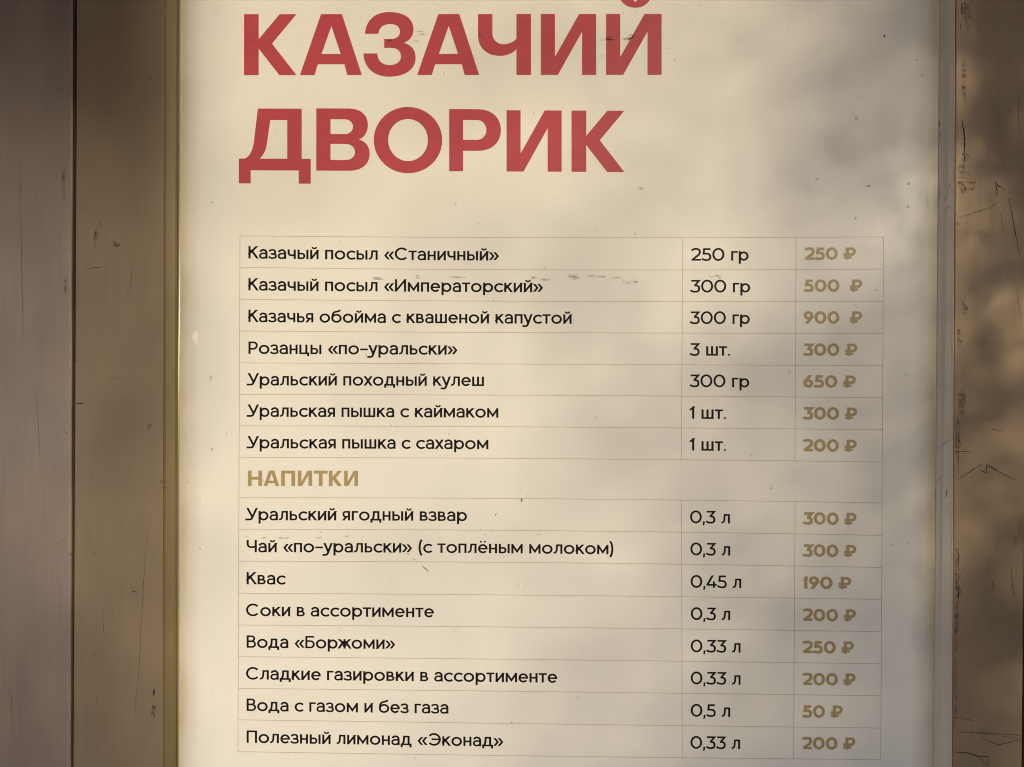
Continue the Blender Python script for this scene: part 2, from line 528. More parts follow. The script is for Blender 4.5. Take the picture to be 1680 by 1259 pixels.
def digits(w):
    h = w / 2
    T, B = 100 - h * .95, h * .95
    wv = w
    C = (0, 100)
    G = {}
    G['0'] = (86, 6, 6, [S(ell(43, 50, 43 - h, 52 - h), w, True)])
    G['1'] = (34, 2, 9, [S([(34 - h, 0), (34 - h, 100)], w), S([(34 - h, 100 - h * 1.25), (3 + w * .75, 81 - h * .2)], w * .95, False, (-1, 100))])
    G['2'] = (70, 4, 4, [F([('M', 5, 80), ('C', 11, 91, 21, T + 2, 34, T + 2), ('C', 52, T + 2, 65 - h * .4, 85, 65 - h * .4, 71), ('C', 65 - h * .4, 60, 58, 52, 49, 43), ('L', 10, B + 1)], w), S([(4, B), (70, B)], w * .95)])
    G['3'] = (70, 3, 5, [F([('M', 7, T), ('L', 62, T), ('L', 36, 58 + h * .3)], w * .95), F([('M', 28, 57 - h * .2), ('L', 36, 57 - h * .2), ('C', 56, 57 - h * .2, 70 - h, 47, 70 - h, 30), ('C', 70 - h, 13, 55, B - 2, 36, B - 2), ('C', 22, B - 2, 10, 8, 3, 18)], w)])
    G['4'] = (78, 3, 3, [S([(50, 104), (8, 24)], w, False, (24 - h * .5, 100)), S([(2, 24), (78, 24)], w * .95), S([(56, 0), (56, 52)], w)])
    G['5'] = (68, 4, 5, [F([('M', 62, T), ('L', 10 + h, T), ('L', 6 + h, 56), ('L', 32, 56 + h * .1), ('C', 54, 56, 68 - h, 46, 68 - h, 29), ('C', 68 - h, 13, 53, B - 2, 34, B - 2), ('C', 21, B - 2, 9, 8, 2, 18)], w)])
    G['6'] = (70, 5, 5, [S(ell(35, 33, 35 - h, 35 - h), w, True), S([(51, 102), (10, 46)], w, False, (42, 100))])
    G['9'] = (70, 5, 5, [S(ell(35, 67, 35 - h, 35 - h), w, True), S([(19, -2), (60, 54)], w, False, (0, 58))])
    G['₽'] = (88, 6, 4, [S([(26, 0), (26, 100)], w), F([('M', 26, T), ('L', 56, T), ('H', 88 - h, 69), ('V', 56, 41), ('L', 0, 41)], w * .95), S([(0, 18), (58, 18)], w * .8)])
    return G

def bolds():
    G = {}
    G['К'] = (86, [[('M', 0, 0), ('L', 0, 100), ('L', 24, 100), ('L', 24, 59), ('L', 58.4, 100), ('L', 86, 100), ('L', 46, 51.7), ('L', 86, 0), ('L', 57.9, 0), ('L', 24, 43.6), ('L', 24, 0)]])
    G['А'] = (101.7, [[('M', 0, 0), ('L', 34.7, 100), ('L', 69, 100), ('L', 101.7, 0), ('L', 77.8, 0), ('L', 73.1, 17.7), ('L', 29.6, 17.7), ('L', 24, 0)], [('M', 51.7, 80.5), ('L', 67, 34.7), ('L', 35.7, 34.7)]])
    G['З'] = (85.7, [[('M', 2.5, 67.7), ('C', 4, 91, 20, 103.4, 42.3, 103.4), ('C', 68, 103.4, 82.2, 92, 82.2, 75), ('C', 82.2, 64, 76, 56.5, 66.2, 52.7), ('C', 79, 49.5, 85.7, 41, 85.7, 28), ('C', 85.7, 9, 68, -2.7, 43, -2.7), ('C', 17, -2.7, 1, 12, 0, 35.5), ('L', 22.7, 35.5), ('C', 23.5, 23, 31, 16.5, 43, 16.5), ('C', 54.5, 16.5, 61.6, 22, 61.6, 30.5), ('C', 61.6, 39.5, 55.5, 44.6, 45.5, 44.6), ('L', 34.2, 44.6), ('L', 34.2, 59.1), ('L', 45.5, 59.1), ('C', 54, 59.1, 60, 64, 60, 71.5), ('C', 60, 79.5, 53.5, 83.7, 43.5, 83.7), ('C', 32.5, 83.7, 25.4, 77, 24.6, 67.7)]])
    G['Ч'] = (86.9, [[('M', 0, 100), ('L', 23.6, 100), ('L', 23.6, 68), ('V', 41.5, 50.5), ('C', 50, 50.5, 57, 53, 63, 59.5), ('L', 63, 100), ('L', 86.9, 100), ('L', 86.9, 0), ('L', 63, 0), ('L', 63, 42.2), ('C', 56, 35, 47, 31.3, 36, 31.3), ('C', 14, 31.3, 0, 45, 0, 65)]])
    G['И'] = (90.8, [[('M', 0, 0), ('L', 0, 100), ('L', 23.1, 100), ('L', 23.1, 29.5), ('L', 62.8, 100), ('L', 90.8, 100), ('L', 90.8, 0), ('L', 67.7, 0), ('L', 67.7, 71), ('L', 28, 0)]])
    G['Д'] = (118, [[('M', 0, -21.4), ('L', 0, 19.2), ('L', 10.3, 19.2), ('C', 19, 24, 23, 34, 24.6, 46), ('L', 31.3, 101), ('L', 103.2, 101), ('L', 103.2, 19.2), ('L', 118, 19.2), ('L', 118, -21.4), ('L', 98.2, -21.4), ('L', 98.2, 0), ('L', 19.5, 0), ('L', 19.5, -21.4)], [('M', 34, 19.2), ('C', 40, 24, 44.6, 32, 46, 43), ('L', 51.7, 82.3), ('L', 79.5, 82.3), ('L', 79.5, 19.2)]])
    G['В'] = (87.7, [[('M', 0, 0), ('L', 0, 101.7), ('L', 53, 101.7), ('C', 73, 101.7, 84.7, 91, 84.7, 75.5), ('C', 84.7, 63, 79, 54.5, 70, 51.2), ('C', 81, 48, 87.7, 40, 87.7, 28), ('C', 87.7, 11, 75, 0, 54, 0)], [('M', 23.4, 84), ('L', 47, 84), ('H', 60.3, 72), ('V', 47, 59.8), ('L', 23.4, 59.8)], [('M', 23.4, 43.8), ('L', 49, 43.8), ('H', 63.5, 30.7), ('V', 49, 17.5), ('L', 23.4, 17.5)]])
    G['О'] = (112.3, [ell(56.15, 50.5, 56.15, 54.2, n=64), ell(56.25, 50.6, 32.6, 34.3, n=64)])
    G['Р'] = (84.8, [[('M', 0, 0), ('L', 0, 101.5), ('L', 47.3, 101.5), ('C', 70, 101.5, 84.8, 88, 84.8, 67.5), ('C', 84.8, 47, 70, 33.5, 47.3, 33.5), ('L', 22.7, 33.5), ('L', 22.7, 0)], [('M', 22.7, 83.8), ('L', 46, 83.8), ('H', 61, 67.5), ('V', 46, 51.5), ('L', 22.7, 51.5)]])
    G['Н'] = (91, [[('M', 0, 0), ('L', 0, 100), ('L', 24, 100), ('L', 24, 60), ('L', 67, 60), ('L', 67, 100), ('L', 91, 100), ('L', 91, 0), ('L', 67, 0), ('L', 67, 41), ('L', 24, 41), ('L', 24, 0)]])
    G['П'] = (90, [[('M', 0, 0), ('L', 0, 100), ('L', 90, 100), ('L', 90, 0), ('L', 66, 0), ('L', 66, 81), ('L', 24, 81), ('L', 24, 0)]])
    G['Т'] = (88, [[('M', 0, 81), ('L', 0, 100), ('L', 88, 100), ('L', 88, 81), ('L', 56, 81), ('L', 56, 0), ('L', 32, 0), ('L', 32, 81)]])
    return G

LOW, DREG, DBOLD, BOLD = lowers(15.0), digits(14.8), digits(22.5), bolds()
LOW2 = dict(LOW); LOW2.update(DREG)

def add_poly(bm, poly, tr, lift):
    try:
        bm.faces.new([bm.verts.new(tr(x, y, lift)) for x, y in poly])
    except ValueError:
        pass

def add_loops(bm, loops, tr, lift):
    ls = [flat(l) if isinstance(l[0][0], str) else l for l in loops]
    vec = [[Vector((x, y, 0)) for x, y in l] for l in ls]
    tris = tessellate_polygon(vec)
    fl = [v for l in ls for v in l]
    vs = [bm.verts.new(tr(x, y, lift)) for x, y in fl]
    for t in tris:
        try:
            bm.faces.new([vs[i] for i in t])
        except ValueError:
            pass

def flip_front(bm):
    bm.normal_update()
    for f in bm.faces:
        if f.normal.y > 0:
            f.normal_flip()

INK = 0.00008
def text_line(name, text, G, x0, x1, base, cap, mat, space=34):
    """set a line so that its ink runs from photo x0 to x1 on the baseline base(px)"""
    x = 0.0
    pos = []
    prev_r = 0
    for ch in text:
        if ch == ' ':
            x += space
            continue
        wd, lb, rb, items = G[ch]
        if pos:
            x += lb * .66
        pos.append((x, items))
        x += wd
        end = x
        x += rb * .66
    sc = cap / 100.0
    kx = (x1 - x0) / (end * sc)
    bm = bmesh.new()
    for gx, items in pos:
        for k, it in enumerate(items):
            lift = INK + k * .00002
            def tr(ux, uy, lf):
                px = x0 + (gx + ux) * sc * kx
                return at(px, base(px) - uy * sc, lf)
            for q in stroke_polys(it[1], it[2], it[3], it[4]):
                add_poly(bm, q, tr, lift)
    flip_front(bm)
    print('TEXT', text, 'kx=%.3f' % kx)
    return from_bm(name, bm, mat, sheet)

def bold_line(name, glyphs, base, mat, sc=1.0):
    """glyphs: (letter, photo x of left, photo x of right)"""
    bm = bmesh.new()
    for ch, xl, xr in glyphs:
        wd, loops = BOLD[ch]
        kx = (xr - xl) / wd
        def tr(ux, uy, lf):
            px = xl + ux * kx
            return at(px, base(px) - uy * sc, lf)
        add_loops(bm, loops, tr, INK)
    return bm

# ---- title
b1 = lambda x: 123.6 - .0007 * (x - 400)
b2 = lambda x: 279.9 + .0046 * (x - 450)
bm = bold_line('t', [('К', 400.4, 486.4), ('А', 492, 593.7), ('З', 596.2, 681.9), ('А', 684.4, 786.3), ('Ч', 784.3, 871.2), ('И', 887.3, 978.1), ('И', 994.4, 1085.5)], b1, M_RED, 1.0)
breve = flat([('M', 1013, -22), ('L', 1035.5, -22), ('C', 1035.5, -11, 1038, 3, 1042.3, 3), ('C', 1046.5, 3, 1049, -11, 1049.2, -22), ('L', 1071.5, -22), ('C', 1071, -2, 1062, 13, 1042.3, 13), ('C', 1022.5, 13, 1013.5, -2, 1013, -22)], 12)
add_loops(bm, [breve[:-1]], lambda ux, uy, lf: at(ux, uy, lf), INK)
flip_front(bm)
from_bm('title_lettering', bm, M_RED, sheet)
bm = bold_line('t', [('Д', 391.8, 509.8), ('В', 518.9, 606.5), ('О', 613.2, 725.5), ('Р', 737, 821.8), ('И', 831.1, 921.5), ('К', 937.7, 1024.4)], b2, M_RED, 1.005)
flip_front(bm)
from_bm('title_lettering', bm, M_RED, sheet)

# ---- the table's ruled lines, as measured (the print bows a little)
RX = {'a': [393, 750, 1010, 1100, 1449], 'b': [392, 700, 1060, 1100, 1447], 'c': [390.5, 740, 1000, 1100, 1445.5]}
RULES = [('a', [387.1, 390.0, 390.5, 389.8, 389.0]), ('a', [438.9, 442.3, 443.3, 443.2, 441.7]), ('a', [491.4, 494, 495.2, 495.0, 494.6]), ('a', [543.3, 545.6, 546.6, 546.6, 547.1]),
         ('a', [595.6, 597.3, 598.2, 598.8, 600.3]), ('a', [647.4, 648.4, 649.5, 650.1, 652.9]), ('a', [698.9, 699.9, 701.5, 702.5, 705.4]), ('a', [750.7, 751.8, 753.6, 754.5, 758.3]),
         ('b', [816.9, 817.2, 820.2, 820.8, 825.4]), ('b', [868.9, 869.3, 872.7, 873.5, 878.6]), ('b', [921.4, 921.6, 925.5, 926.0, 931.3]), ('b', [973.9, 975, 978.7, 979.5, 983.6]),
         ('c', [1026, 1027.4, 1031.0, 1032.5, 1036.5]), ('c', [1077.9, 1080.4, 1083.9, 1085.3, 1089.2]), ('c', [1129.9, 1132.8, 1136.5, 1137.9, 1141.7]),
         ('c', [1181.4, 1185.4, 1189.5, 1191, 1194.6]), ('c', [1233.6, 1238.4, 1242.2, 1243.5, 1246.5])]
FIT = [np.polyfit(np.array(RX[k]) - 900, y, 2) for k, y in RULES]
def rule_y(i, x):
    return float(np.polyval(FIT[i], x - 900))
VX = {'left': [(387.1, 393.7), (600, 393.0), (820, 392.0), (1233.6, 390.4)], 'one': [(389.5, 1120.2), (754.5, 1117.9), (820.8, 1118.2), (1243.4, 1119.3)],
      'two': [(389.3, 1306.2), (756.5, 1304.3), (824, 1304.5), (1245, 1302.0)], 'right': [(389, 1449.6), (758, 1447.5), (930, 1446.8), (1246.5, 1445)]}
def vx(k, y):
    p = VX[k]
    return float(np.interp(y, [a for a, _ in p], [b for _, b in p]))
bm = bmesh.new()
RW = 1.05
for i in range(17):
    yl = rule_y(i, 392)
    xa, xb = vx('left', yl), vx('right', rule_y(i, 1447))
    N = 24
    pts = [(xa - .5 + (xb - xa + 1) * k / N) for k in range(N + 1)]
    for p, q in zip(pts, pts[1:]):
        add_poly(bm, [(p, rule_y(i, p) - RW / 2), (q, rule_y(i, q) - RW / 2), (q, rule_y(i, q) + RW / 2), (p, rule_y(i, p) + RW / 2)], lambda x, y, lf: at(x, y, lf), .00003)
def vline(k, i0, i1):
    x_ = VX[k][0][1]
    y0, y1 = rule_y(i0, x_), rule_y(i1, x_)
    N = 14
    ys = [y0 + (y1 - y0) * n / N for n in range(N + 1)]
    for p, q in zip(ys, ys[1:]):
        add_poly(bm, [(vx(k, p) - RW / 2, p), (vx(k, p) + RW / 2, p), (vx(k, q) + RW / 2, q), (vx(k, q) - RW / 2, q)], lambda x, y, lf: at(x, y, lf), .00005)
for k in ('left', 'right'):
    vline(k, 0, 16)
for k in ('one', 'two'):
    vline(k, 0, 7)
    vline(k, 8, 16)
flip_front(bm)
from_bm('table_rules', bm, M_RULE, sheet)

# ---- the lines of the menu: rule index under the line, words, ink extents
def base_at(i, off):
    return lambda x: rule_y(i, x) - off
DISH = [(1, 'Казачый посыл «Станичный»', 407.6, 819.3), (2, 'Казачый посыл «Императорский»', 407.6, 891.5), (3, 'Казачья обойма с квашеной капустой', 407.6, 937.8),
        (4, 'Розанцы «по–уральски»', 407.6, 751.1), (5, 'Уральский походный кулеш', 406.7, 794), (6, 'Уральская пышка с каймаком', 406.7, 817.6), (7, 'Уральская пышка с сахаром', 406.5, 801.3),
        (9, 'Уральский ягодный взвар', 404.6, 766), (10, 'Чай «по–уральски» (с топлёным молоком)', 404.6, 1006.8), (11, 'Квас', 404.6, 468.4), (12, 'Соки в ассортименте', 403.7, 712),
        (13, 'Вода «Боржоми»', 404.6, 648.9), (14, 'Сладкие газировки в ассортименте', 403.6, 914.3), (15, 'Вода с газом и без газа', 404.6, 735.8), (16, 'Полезный лимонад «Эконад»', 404.6, 826.4)]
for i, tx, a, b in DISH:
    text_line('dish_name', tx, LOW2, a, b, base_at(i, 14.8), 20.3, M_BLACK)
PORT = [(1, '250 гр', 1133.9, 1228.1), (2, '300 гр', 1132.6, 1230.7), (3, '300 гр', 1132, 1230), (4, '3 шт.', 1131.7, 1197.5), (5, '300 гр', 1131.5, 1229.2), (6, '1 шт.', 1131, 1191), (7, '1 шт.', 1131, 1191),
        (9, '0,3 л', 1132.1, 1197.5), (10, '0,3 л', 1132.6, 1198), (11, '0,45 л', 1133, 1216.1), (12, '0,3 л', 1133.4, 1198), (13, '0,33 л', 1133.2, 1215), (14, '0,33 л', 1133.2, 1215), (15, '0,5 л', 1133.2, 1198), (16, '0,33 л', 1132.8, 1214.2)]
for i, tx, a, b in PORT:
    text_line('portion_size', tx, LOW2, a, b, base_at(i, 15.2), 20.4, M_BLACK, 38)
PRICE = [(1, '250 ₽', 1320.3, 1404.3), (2, '500  ₽', 1319.4, 1414.6), (3, '900  ₽', 1318.6, 1414.6), (4, '300 ₽', 1318, 1406.8), (5, '650 ₽', 1318, 1404.3), (6, '300 ₽', 1317.7, 1406.4), (7, '200 ₽', 1317.7, 1405.8),
         (9, '300 ₽', 1317.7, 1405.3), (10, '300 ₽', 1317.3, 1405), (11, '190 ₽', 1316.8, 1396.8), (12, '200 ₽', 1317.3, 1404.3), (13, '250 ₽', 1317, 1401), (14, '200 ₽', 1317, 1403.8), (15, '50 ₽', 1316.8, 1382.8), (16, '200 ₽', 1316.4, 1403.4)]
for i, tx, a, b in PRICE:
    text_line('price', tx, DBOLD, a, b, base_at(i, 15.9), 20.0, M_GOLD, 34)
z5 = lambda x: 390 + x / 4.667
bm = bold_line('s', [(c, z5(a), z5(b)) for c, a, b in (('Н', 78, 187), ('А', 199, 318), ('П', 333, 440), ('И', 460, 570), ('Т', 583, 688), ('К', 698, 799), ('И', 815, 921))], base_at(8, 19.2), M_GOLD, .252)
flip_front(bm)
from_bm('section_heading', bm, M_GOLD, sheet)

# ------------------------------------------------------------------ wear: scratches and smudges
def scratch(bm, pts, w, depth, rough=.35, step=3.0):
    P_ = [Vector(p) for p in pts]
    path = []
    for a, b in zip(P_, P_[1:]):
        n = max(1, int((b - a).length / step))
        for k in range(n):
            path.append(a + (b - a) * k / n + Vector((random.uniform(-rough, rough), random.uniform(-rough, rough))))
    path.append(P_[-1])
    n = len(path)
    prev = None
    for i, p in enumerate(path):
        d = (path[min(i + 1, n - 1)] - path[max(i - 1, 0)])
        d = d.normalized() if d.length > 1e-6 else Vector((1, 0))
        nn = Vector((-d.y, d.x))
        ww = w * (.35 + .65 * math.sin(math.pi * min(1, max(0.08, i / max(1, n - 1) * .92 + .04)))) * random.uniform(.45, 1.15) / 2
        cur = (bm.verts.new(at(*(p + nn * ww), depth)), bm.verts.new(at(*(p - nn * ww), depth)))
        if prev:
            bm.faces.new((prev[0], prev[1], cur[1], cur[0]))
        prev = cur

def blob(bm, x, y, rx, ry, depth, n=14, jit=.35):
    vs = []
    for k in range(n):
        a = 2 * math.pi * k / n
        r = 1 + random.uniform(-jit, jit)
        vs.append(bm.verts.new(at(x + rx * r * math.cos(a), y + ry * r * math.sin(a), depth)))
    bm.faces.new(vs)

# smears on the paper
bm = bmesh.new()
SM = [(1001, 64, 12, 4), (1035, 60, 9, 4), (1026, 66, 5, 3), (992, 65, 7, 2), (640, 67, 2.6, 2.2), (690, 52, 5, 2), (695, 57, 7, 2), (682, 67, 5, 2), (787, 58, 4, 2), (797, 63, 7, 1.6), (1094, 80, 4, 1.6), (986, 92, 3, 1.2),
      (1052, 310, 4, 3), (347, 332, 2.5, 2.5), (783, 366, 3, 1.6), (1451, 60, 2, 2), (1210, 66, 2.6, 2.6), (1425, 306, 2.6, 2), (1504, 98, 1.6, 1.6),
      (937, 452, 10, 4), (945, 456, 6, 3), (894, 459, 8, 2.4), (876, 456, 5, 2), (970, 453, 7, 1.6), (986, 454, 8, 1.6), (1002, 456, 2, 2), (1014, 456, 8, 1.6), (1024, 462, 2, 2.6), (1032, 464, 4, 2), (1040, 463, 7, 2.4), (1054, 466, 3, 1.6), (686, 454, 4, 3), (620, 457, 9, 2.5),
      (1172, 453, 8, 2), (1181, 456, 3, 1.6), (1439, 477, 5, 1.8), (403, 881, 5, 1.4), (432, 883, 6, 1.6), (460, 883, 12, 1.6), (525, 883, 8, 1.8), (527, 873, 5, 1.6), (568, 880, 3.4, 1.6), (591, 881, 2, 1.4),
      (796, 877, 3, 1.8), (808, 873, 2, 1.4), (787, 869, 1.6, 1.2), (883, 877, 3.4, 1.8), (856, 821, 2, 3), (346, 620, 2.4, 4), (348, 738, 2.2, 3), (348, 1137, 1.4, 4), (1463, 894, 4, 1.2), (1491, 892, 4, 1.2), (1487, 615, 4, 1.4),
      (748, 455, 14, 1.6), (1265, 800, 2, 4), (736, 712, 1.4, 1.2), (948, 1145, 1.6, 1.4), (298, 1076, 1.8, 1.4), (854, 803, 1.2, 1.2), (1477, 380, 2, 1.2), (557, 1036, 1.4, 1.2), (685, 1062, 1.2, 1.2)]
for x, y, rx, ry in SM:
    blob(bm, x, y, rx, ry, .00022)
flip_front(bm)
stuff('smudges', bm, M_SMUDGE, sheet)
bm = bmesh.new()                                     # a pale glue spot near the left margin
blob(bm, 320, 552, 5, 9, .00018, 12, .3)
blob(bm, 322, 562, 3.5, 6, .00020, 10, .3)
flip_front(bm)
from_bm('glue_spot', bm, m_print('dried_glue', (.90, .86, .80), .5), sheet)
bm = bmesh.new()
for pts, w in (([(692, 928), (705, 939)], 1.2), ([(667, 908), (672, 911)], 1.0), ([(678, 916), (681, 919)], 1.0), ([(812, 847), (815, 842)], 1.3), ([(855, 818), (857, 824)], 1.4), ([(996, 64), (1008, 66)], 2.2), ([(1030, 66), (1040, 59)], 2.4), ([(636, 68), (643, 65)], 2.2),
               ([(840, 1184), (840, 1188)], 1), ([(1422, 307), (1428, 304)], 1.6), ([(1450, 62), (1452, 57)], 2.2), ([(1502, 97), (1506, 99)], 1.6)):
    scratch(bm, pts, w, .00026, .2, 2)
flip_front(bm)
stuff('scratches', bm, M_SCR, sheet)

def wear(parent, lines, blobs):
    bm = bmesh.new()
    for pts, w in lines:
        scratch(bm, pts, w, D + .0001)
    flip_front(bm)
    stuff('scratches', bm, M_SCR, parent)
    if blobs:
        bm = bmesh.new()
        for x, y, rx, ry in blobs:
            blob(bm, x, y, rx, ry, D + .00016)
        flip_front(bm)
        stuff('grime', bm, M_GRIME, parent)

# left stile
L = [([(141, 443), (152, 440), (166, 439)], 1.2), ([(124, 662), (137, 662.5)], 2.2), ([(123, 592), (127, 592)], 1.6), ([(123, 619), (127, 619.5)], 1.4), ([(164, 366), (165, 371)], 2.6), ([(187, 396), (191, 405)], 2.2), ([(197, 400), (190, 406)], 1.8), ([(243, 129), (249, 130)], 1.6),
     ([(253, 1131), (252, 1143)], 3.4), ([(250, 1160), (249, 1175)], 1.2), ([(159, 1140), (159, 1150)], 1.0), ([(190, 621), (195, 623)], 1.5), ([(244, 698), (249, 696)], 1.2), ([(175, 618), (190, 621)], .7), ([(178, 281), (179.5, 283)], 1.6), ([(217, 970), (226, 972)], 1.6),
     ([(122, 858), (126, 859)], 1.5), ([(158, 372), (155, 392), (157, 408)], .9), ([(217, 437), (214, 470), (200, 500)], .5), ([(247, 850), (240, 890), (234, 980), (228, 1100), (220, 1180)], .6), ([(150, 910), (160, 905)], .7), ([(152, 1073), (160, 1074)], 1.0), ([(207, 1133), (210, 1134)], 1.0), ([(168, 1000), (171, 1050)], .5)]
B = [(188, 400, 5, 7), (158, 385, 3, 10), (220, 970, 5, 2), (252, 1165, 3, 14), (245, 700, 4, 5), (266, 795, 5, 9)]
for k in range(16):
    y = random.uniform(540, 720)
    L.append(([(122.6, y), (122.9, y + random.uniform(4, 12))], random.uniform(.8, 1.8)))
wear(st_l, L, B)
# left panel
L = [([(108, 86), (106, 89)], 1.6), ([(111, 437), (112, 440)], 1.6), ([(97, 1112 - 720), (95, 395)], 1.2), ([(107, 408), (110, 413)], 1.4), ([(106, 460), (109, 466)], .9), ([(107, 480), (109, 484)], .9), ([(102, 706), (111, 712)], .8), ([(98, 607), (99, 608)], 1.6), ([(106, 693), (108, 695)], 1.2), ([(114, 908), (119, 912)], 2.2), ([(96, 892), (110, 882)], .8),
     ([(32, 262), (34, 330), (35, 420), (38, 560)], .6), ([(60, 640), (66, 760)], .4), ([(100, 145), (101, 147)], 1.0), ([(18, 1130), (20, 1200)], .5)]
wear(pan_l_face, L, [(104, 300, 3, 26), (107, 470, 3, 12)])
# right stile: deep scratches and chipped grime beside the lip
L = [([(1631, 297), (1638, 305), (1648, 311)], 1.6), ([(1633, 300), (1637, 322)], 1.7), ([(1655, 325), (1660, 350), (1664, 372), (1673, 420)], 1.3), ([(1655, 325), (1667, 332)], .7), ([(1641, 330), (1620, 343), (1605, 347), (1590, 352), (1572, 357)], 1.1),
     ([(1612, 761), (1590, 775), (1578, 783), (1572, 788)], 1.3), ([(1606, 771), (1618, 776), (1619, 762), (1636, 773), (1666, 788)], 1.8), ([(1568, 741), (1592, 741)], 1.2), ([(1626, 704), (1636, 706), (1647, 706)], 1.3), ([(1651, 182), (1656, 182)], 1.6), ([(1671, 150), (1672, 232)], .7),
     ([(1569, 1201), (1600, 1202.5), (1636, 1204), (1676, 1207)], 1.3), ([(1609, 1210), (1638, 1223), (1679, 1212)], 1.4), ([(1563, 1234), (1590, 1236), (1604, 1241), (1621, 1242), (1621, 1258)], 1.7), ([(1607, 1243), (1619, 1257)], 1.3), ([(1562, 1176), (1586, 1180), (1600, 1183)], .9),
     ([(1659, 935), (1661, 960), (1664, 982)], 1.1), ([(1628, 954), (1630, 962), (1627, 967)], 1.2), ([(1666, 880), (1663, 905)], .6), ([(1675, 850), (1668, 900)], .5), ([(1640, 345), (1648, 385)], .6), ([(1639, 510), (1640, 511)], 2.0), ([(1581, 577), (1582, 578)], 2), ([(1613, 380), (1614, 381)], 2.6), ([(1571, 366), (1571, 369)], 4.5), ([(1667, 470), (1678, 540)], .6), ([(1625, 1206), (1679, 1212)], .6)]
for k in range(18):
    y = random.choice([random.uniform(5, 45), random.uniform(105, 335), random.uniform(190, 300), random.uniform(700, 790), random.uniform(900, 985), random.uniform(600, 680)])
    xx = np.interp(y, [0, 200, 330, 700, 985], [1584, 1582, 1583, 1573, 1572]) + random.gauss(0, 4.5)
    L.append(([(xx, y), (xx + random.uniform(-3, 5), y + random.uniform(3, 17))], random.uniform(.6, 1.6)))
for y0, y1 in ((196, 262), (960, 985), (900, 925), (250, 268), (302, 316)):
    xx = np.interp(y0, [0, 200, 330, 700, 985], [1582, 1581, 1582, 1572, 1571])
    L.append(([(xx - 3, y0), (xx + 2, (y0 + y1) / 2), (xx + 1, y1)], 2.2))
B = [(1577, 290, 6, 30), (1590, 300, 9, 16), (1586, 20, 8, 14), (1572, 730, 4, 50), (1571, 940, 4, 50), (1583, 510, 5, 12), (1574, 560, 5, 18), (1569, 1000, 3, 60), (1567, 1120, 2.5, 90), (1577, 660, 6, 20), (1581, 130, 4, 30)]
wear(st_r, L, B)
# right lip
bm = bmesh.new()
def liplvl(x, y):
    a, b = e_lip_r.p(ZB).x, e_stile_r.p(ZB).x
    return .0032 + (D - .0016 - .0032)
for pts, w in (([(1541, 198), (1541.5, 207)], 1.2), ([(1542, 218), (1543, 224)], 1.8), ([(1541, 305), (1540.5, 340)], 1.0), ([(1559, 300), (1557, 308)], .9), ([(1556, 310), (1550, 330)], .7), ([(1551, 344), (1562, 338)], .7), ([(1539, 636), (1543, 628)], .9), ([(1537, 742), (1548, 730), (1559, 719)], .8), ([(1552, 817), (1554, 804)], 1.5), ([(1536, 792), (1546, 780)], .7), ([(1545, 772), (1548, 770)], 1.8)):
    scratch(bm, pts, w, D + .0002, .3)
flip_front(bm)
stuff('scratches', bm, M_SCR, lip_r)

# ------------------------------------------------------------------ unseen tree added behind the viewer, its leaves placed to shade the board
VIS_X = [-250, 0, 120, 260, 330, 600, 850, 1000, 1200, 1350, 1500, 1560, 1640, 1700, 1900]
VIS_Y = [-200, 0, 100, 200, 330, 500, 700, 900, 1100, 1259, 1450]
VIS = [
    [.02, .02, .02, .02, .95, .90, .80, .70, .60, .45, .30, .03, .02, .02, .02],
    [.02, .02, .03, .03, 1.0, .92, .80, .70, .64, .50, .33, .04, .02, .02, .02],
    [.10, .12, .10, .06, .95, .90, .82, .76, .66, .42, .30, .10, .04, .03, .02],
    [.15, .18, .22, .20, .97, .94, .88, .80, .60, .08, .20, .20, .35, .45, .30],
    [.30, .30, .40, .40, .97, .95, .88, .84, .66, .34, .28, .30, .25, .25, .20],
    [.40, .35, .45, .55, .98, .94, .86, .78, .70, .42, .28, .30, .42, .75, .80],
    [.45, .45, .50, .60, .98, .95, .86, .72, .58, .32, .25, .35, .55, .65, .60],
    [.45, .45, .50, .62, .98, .95, .84, .68, .48, .28, .20, .30, .45, .45, .40],
    [.40, .38, .45, .52, .98, .95, .76, .58, .42, .22, .15, .22, .42, .45, .40],
    [.30, .28, .32, .40, .92, .92, .68, .46, .28, .15, .12, .18, .38, .40, .40],
    [.20, .20, .22, .30, .80, .80, .50, .35, .20, .10, .10, .15, .30, .30, .30]]
VIS = np.array(VIS)
VIS[:, 4:11] += .10 * (1 - VIS[:, 4:11])
VIS[3, 9] = .13
for i_, row_ in enumerate(((.10, .04, .02, .02), (.34, .12, .30, .10), (.16, .42, .30, .52), (.55, .22, .62, .50), (.30, .60, .42, .72), (.58, .36, .60, .55), (.30, .52, .44, .62), (.20, .26, .30, .40))):
    VIS[2 + i_, 0:4] = row_
VIS[2, 9] = .42
VIS[4, 9] = .42
def vis(px, py):
    if px > 1572:                                        # slanting bands of sun on the right stile
        s_ = py + (px - 1680) * 1.12                      # edges run down to the left
        v = np.interp(s_, [-400, 90, 150, 212, 232, 300, 455, 485, 560, 640, 780, 800, 1000, 1300], [.01, .01, .14, .27, .10, .10, .12, .30, .34, .26, .24, .19, .24, .24])
        return float(v)
    col = [np.interp(px, VIS_X, row) for row in VIS]
    return float(np.interp(py, VIS_Y, col))
tree = thing('added_shade_tree', 'unseen leafy tree added to shade the menu', 'tree')
T0 = 1.8
LA = .030 * .019 * .50 * .76                 # average shadow of one leaf
bm = bmesh.new()
cell = 24
spots = []
y = -220
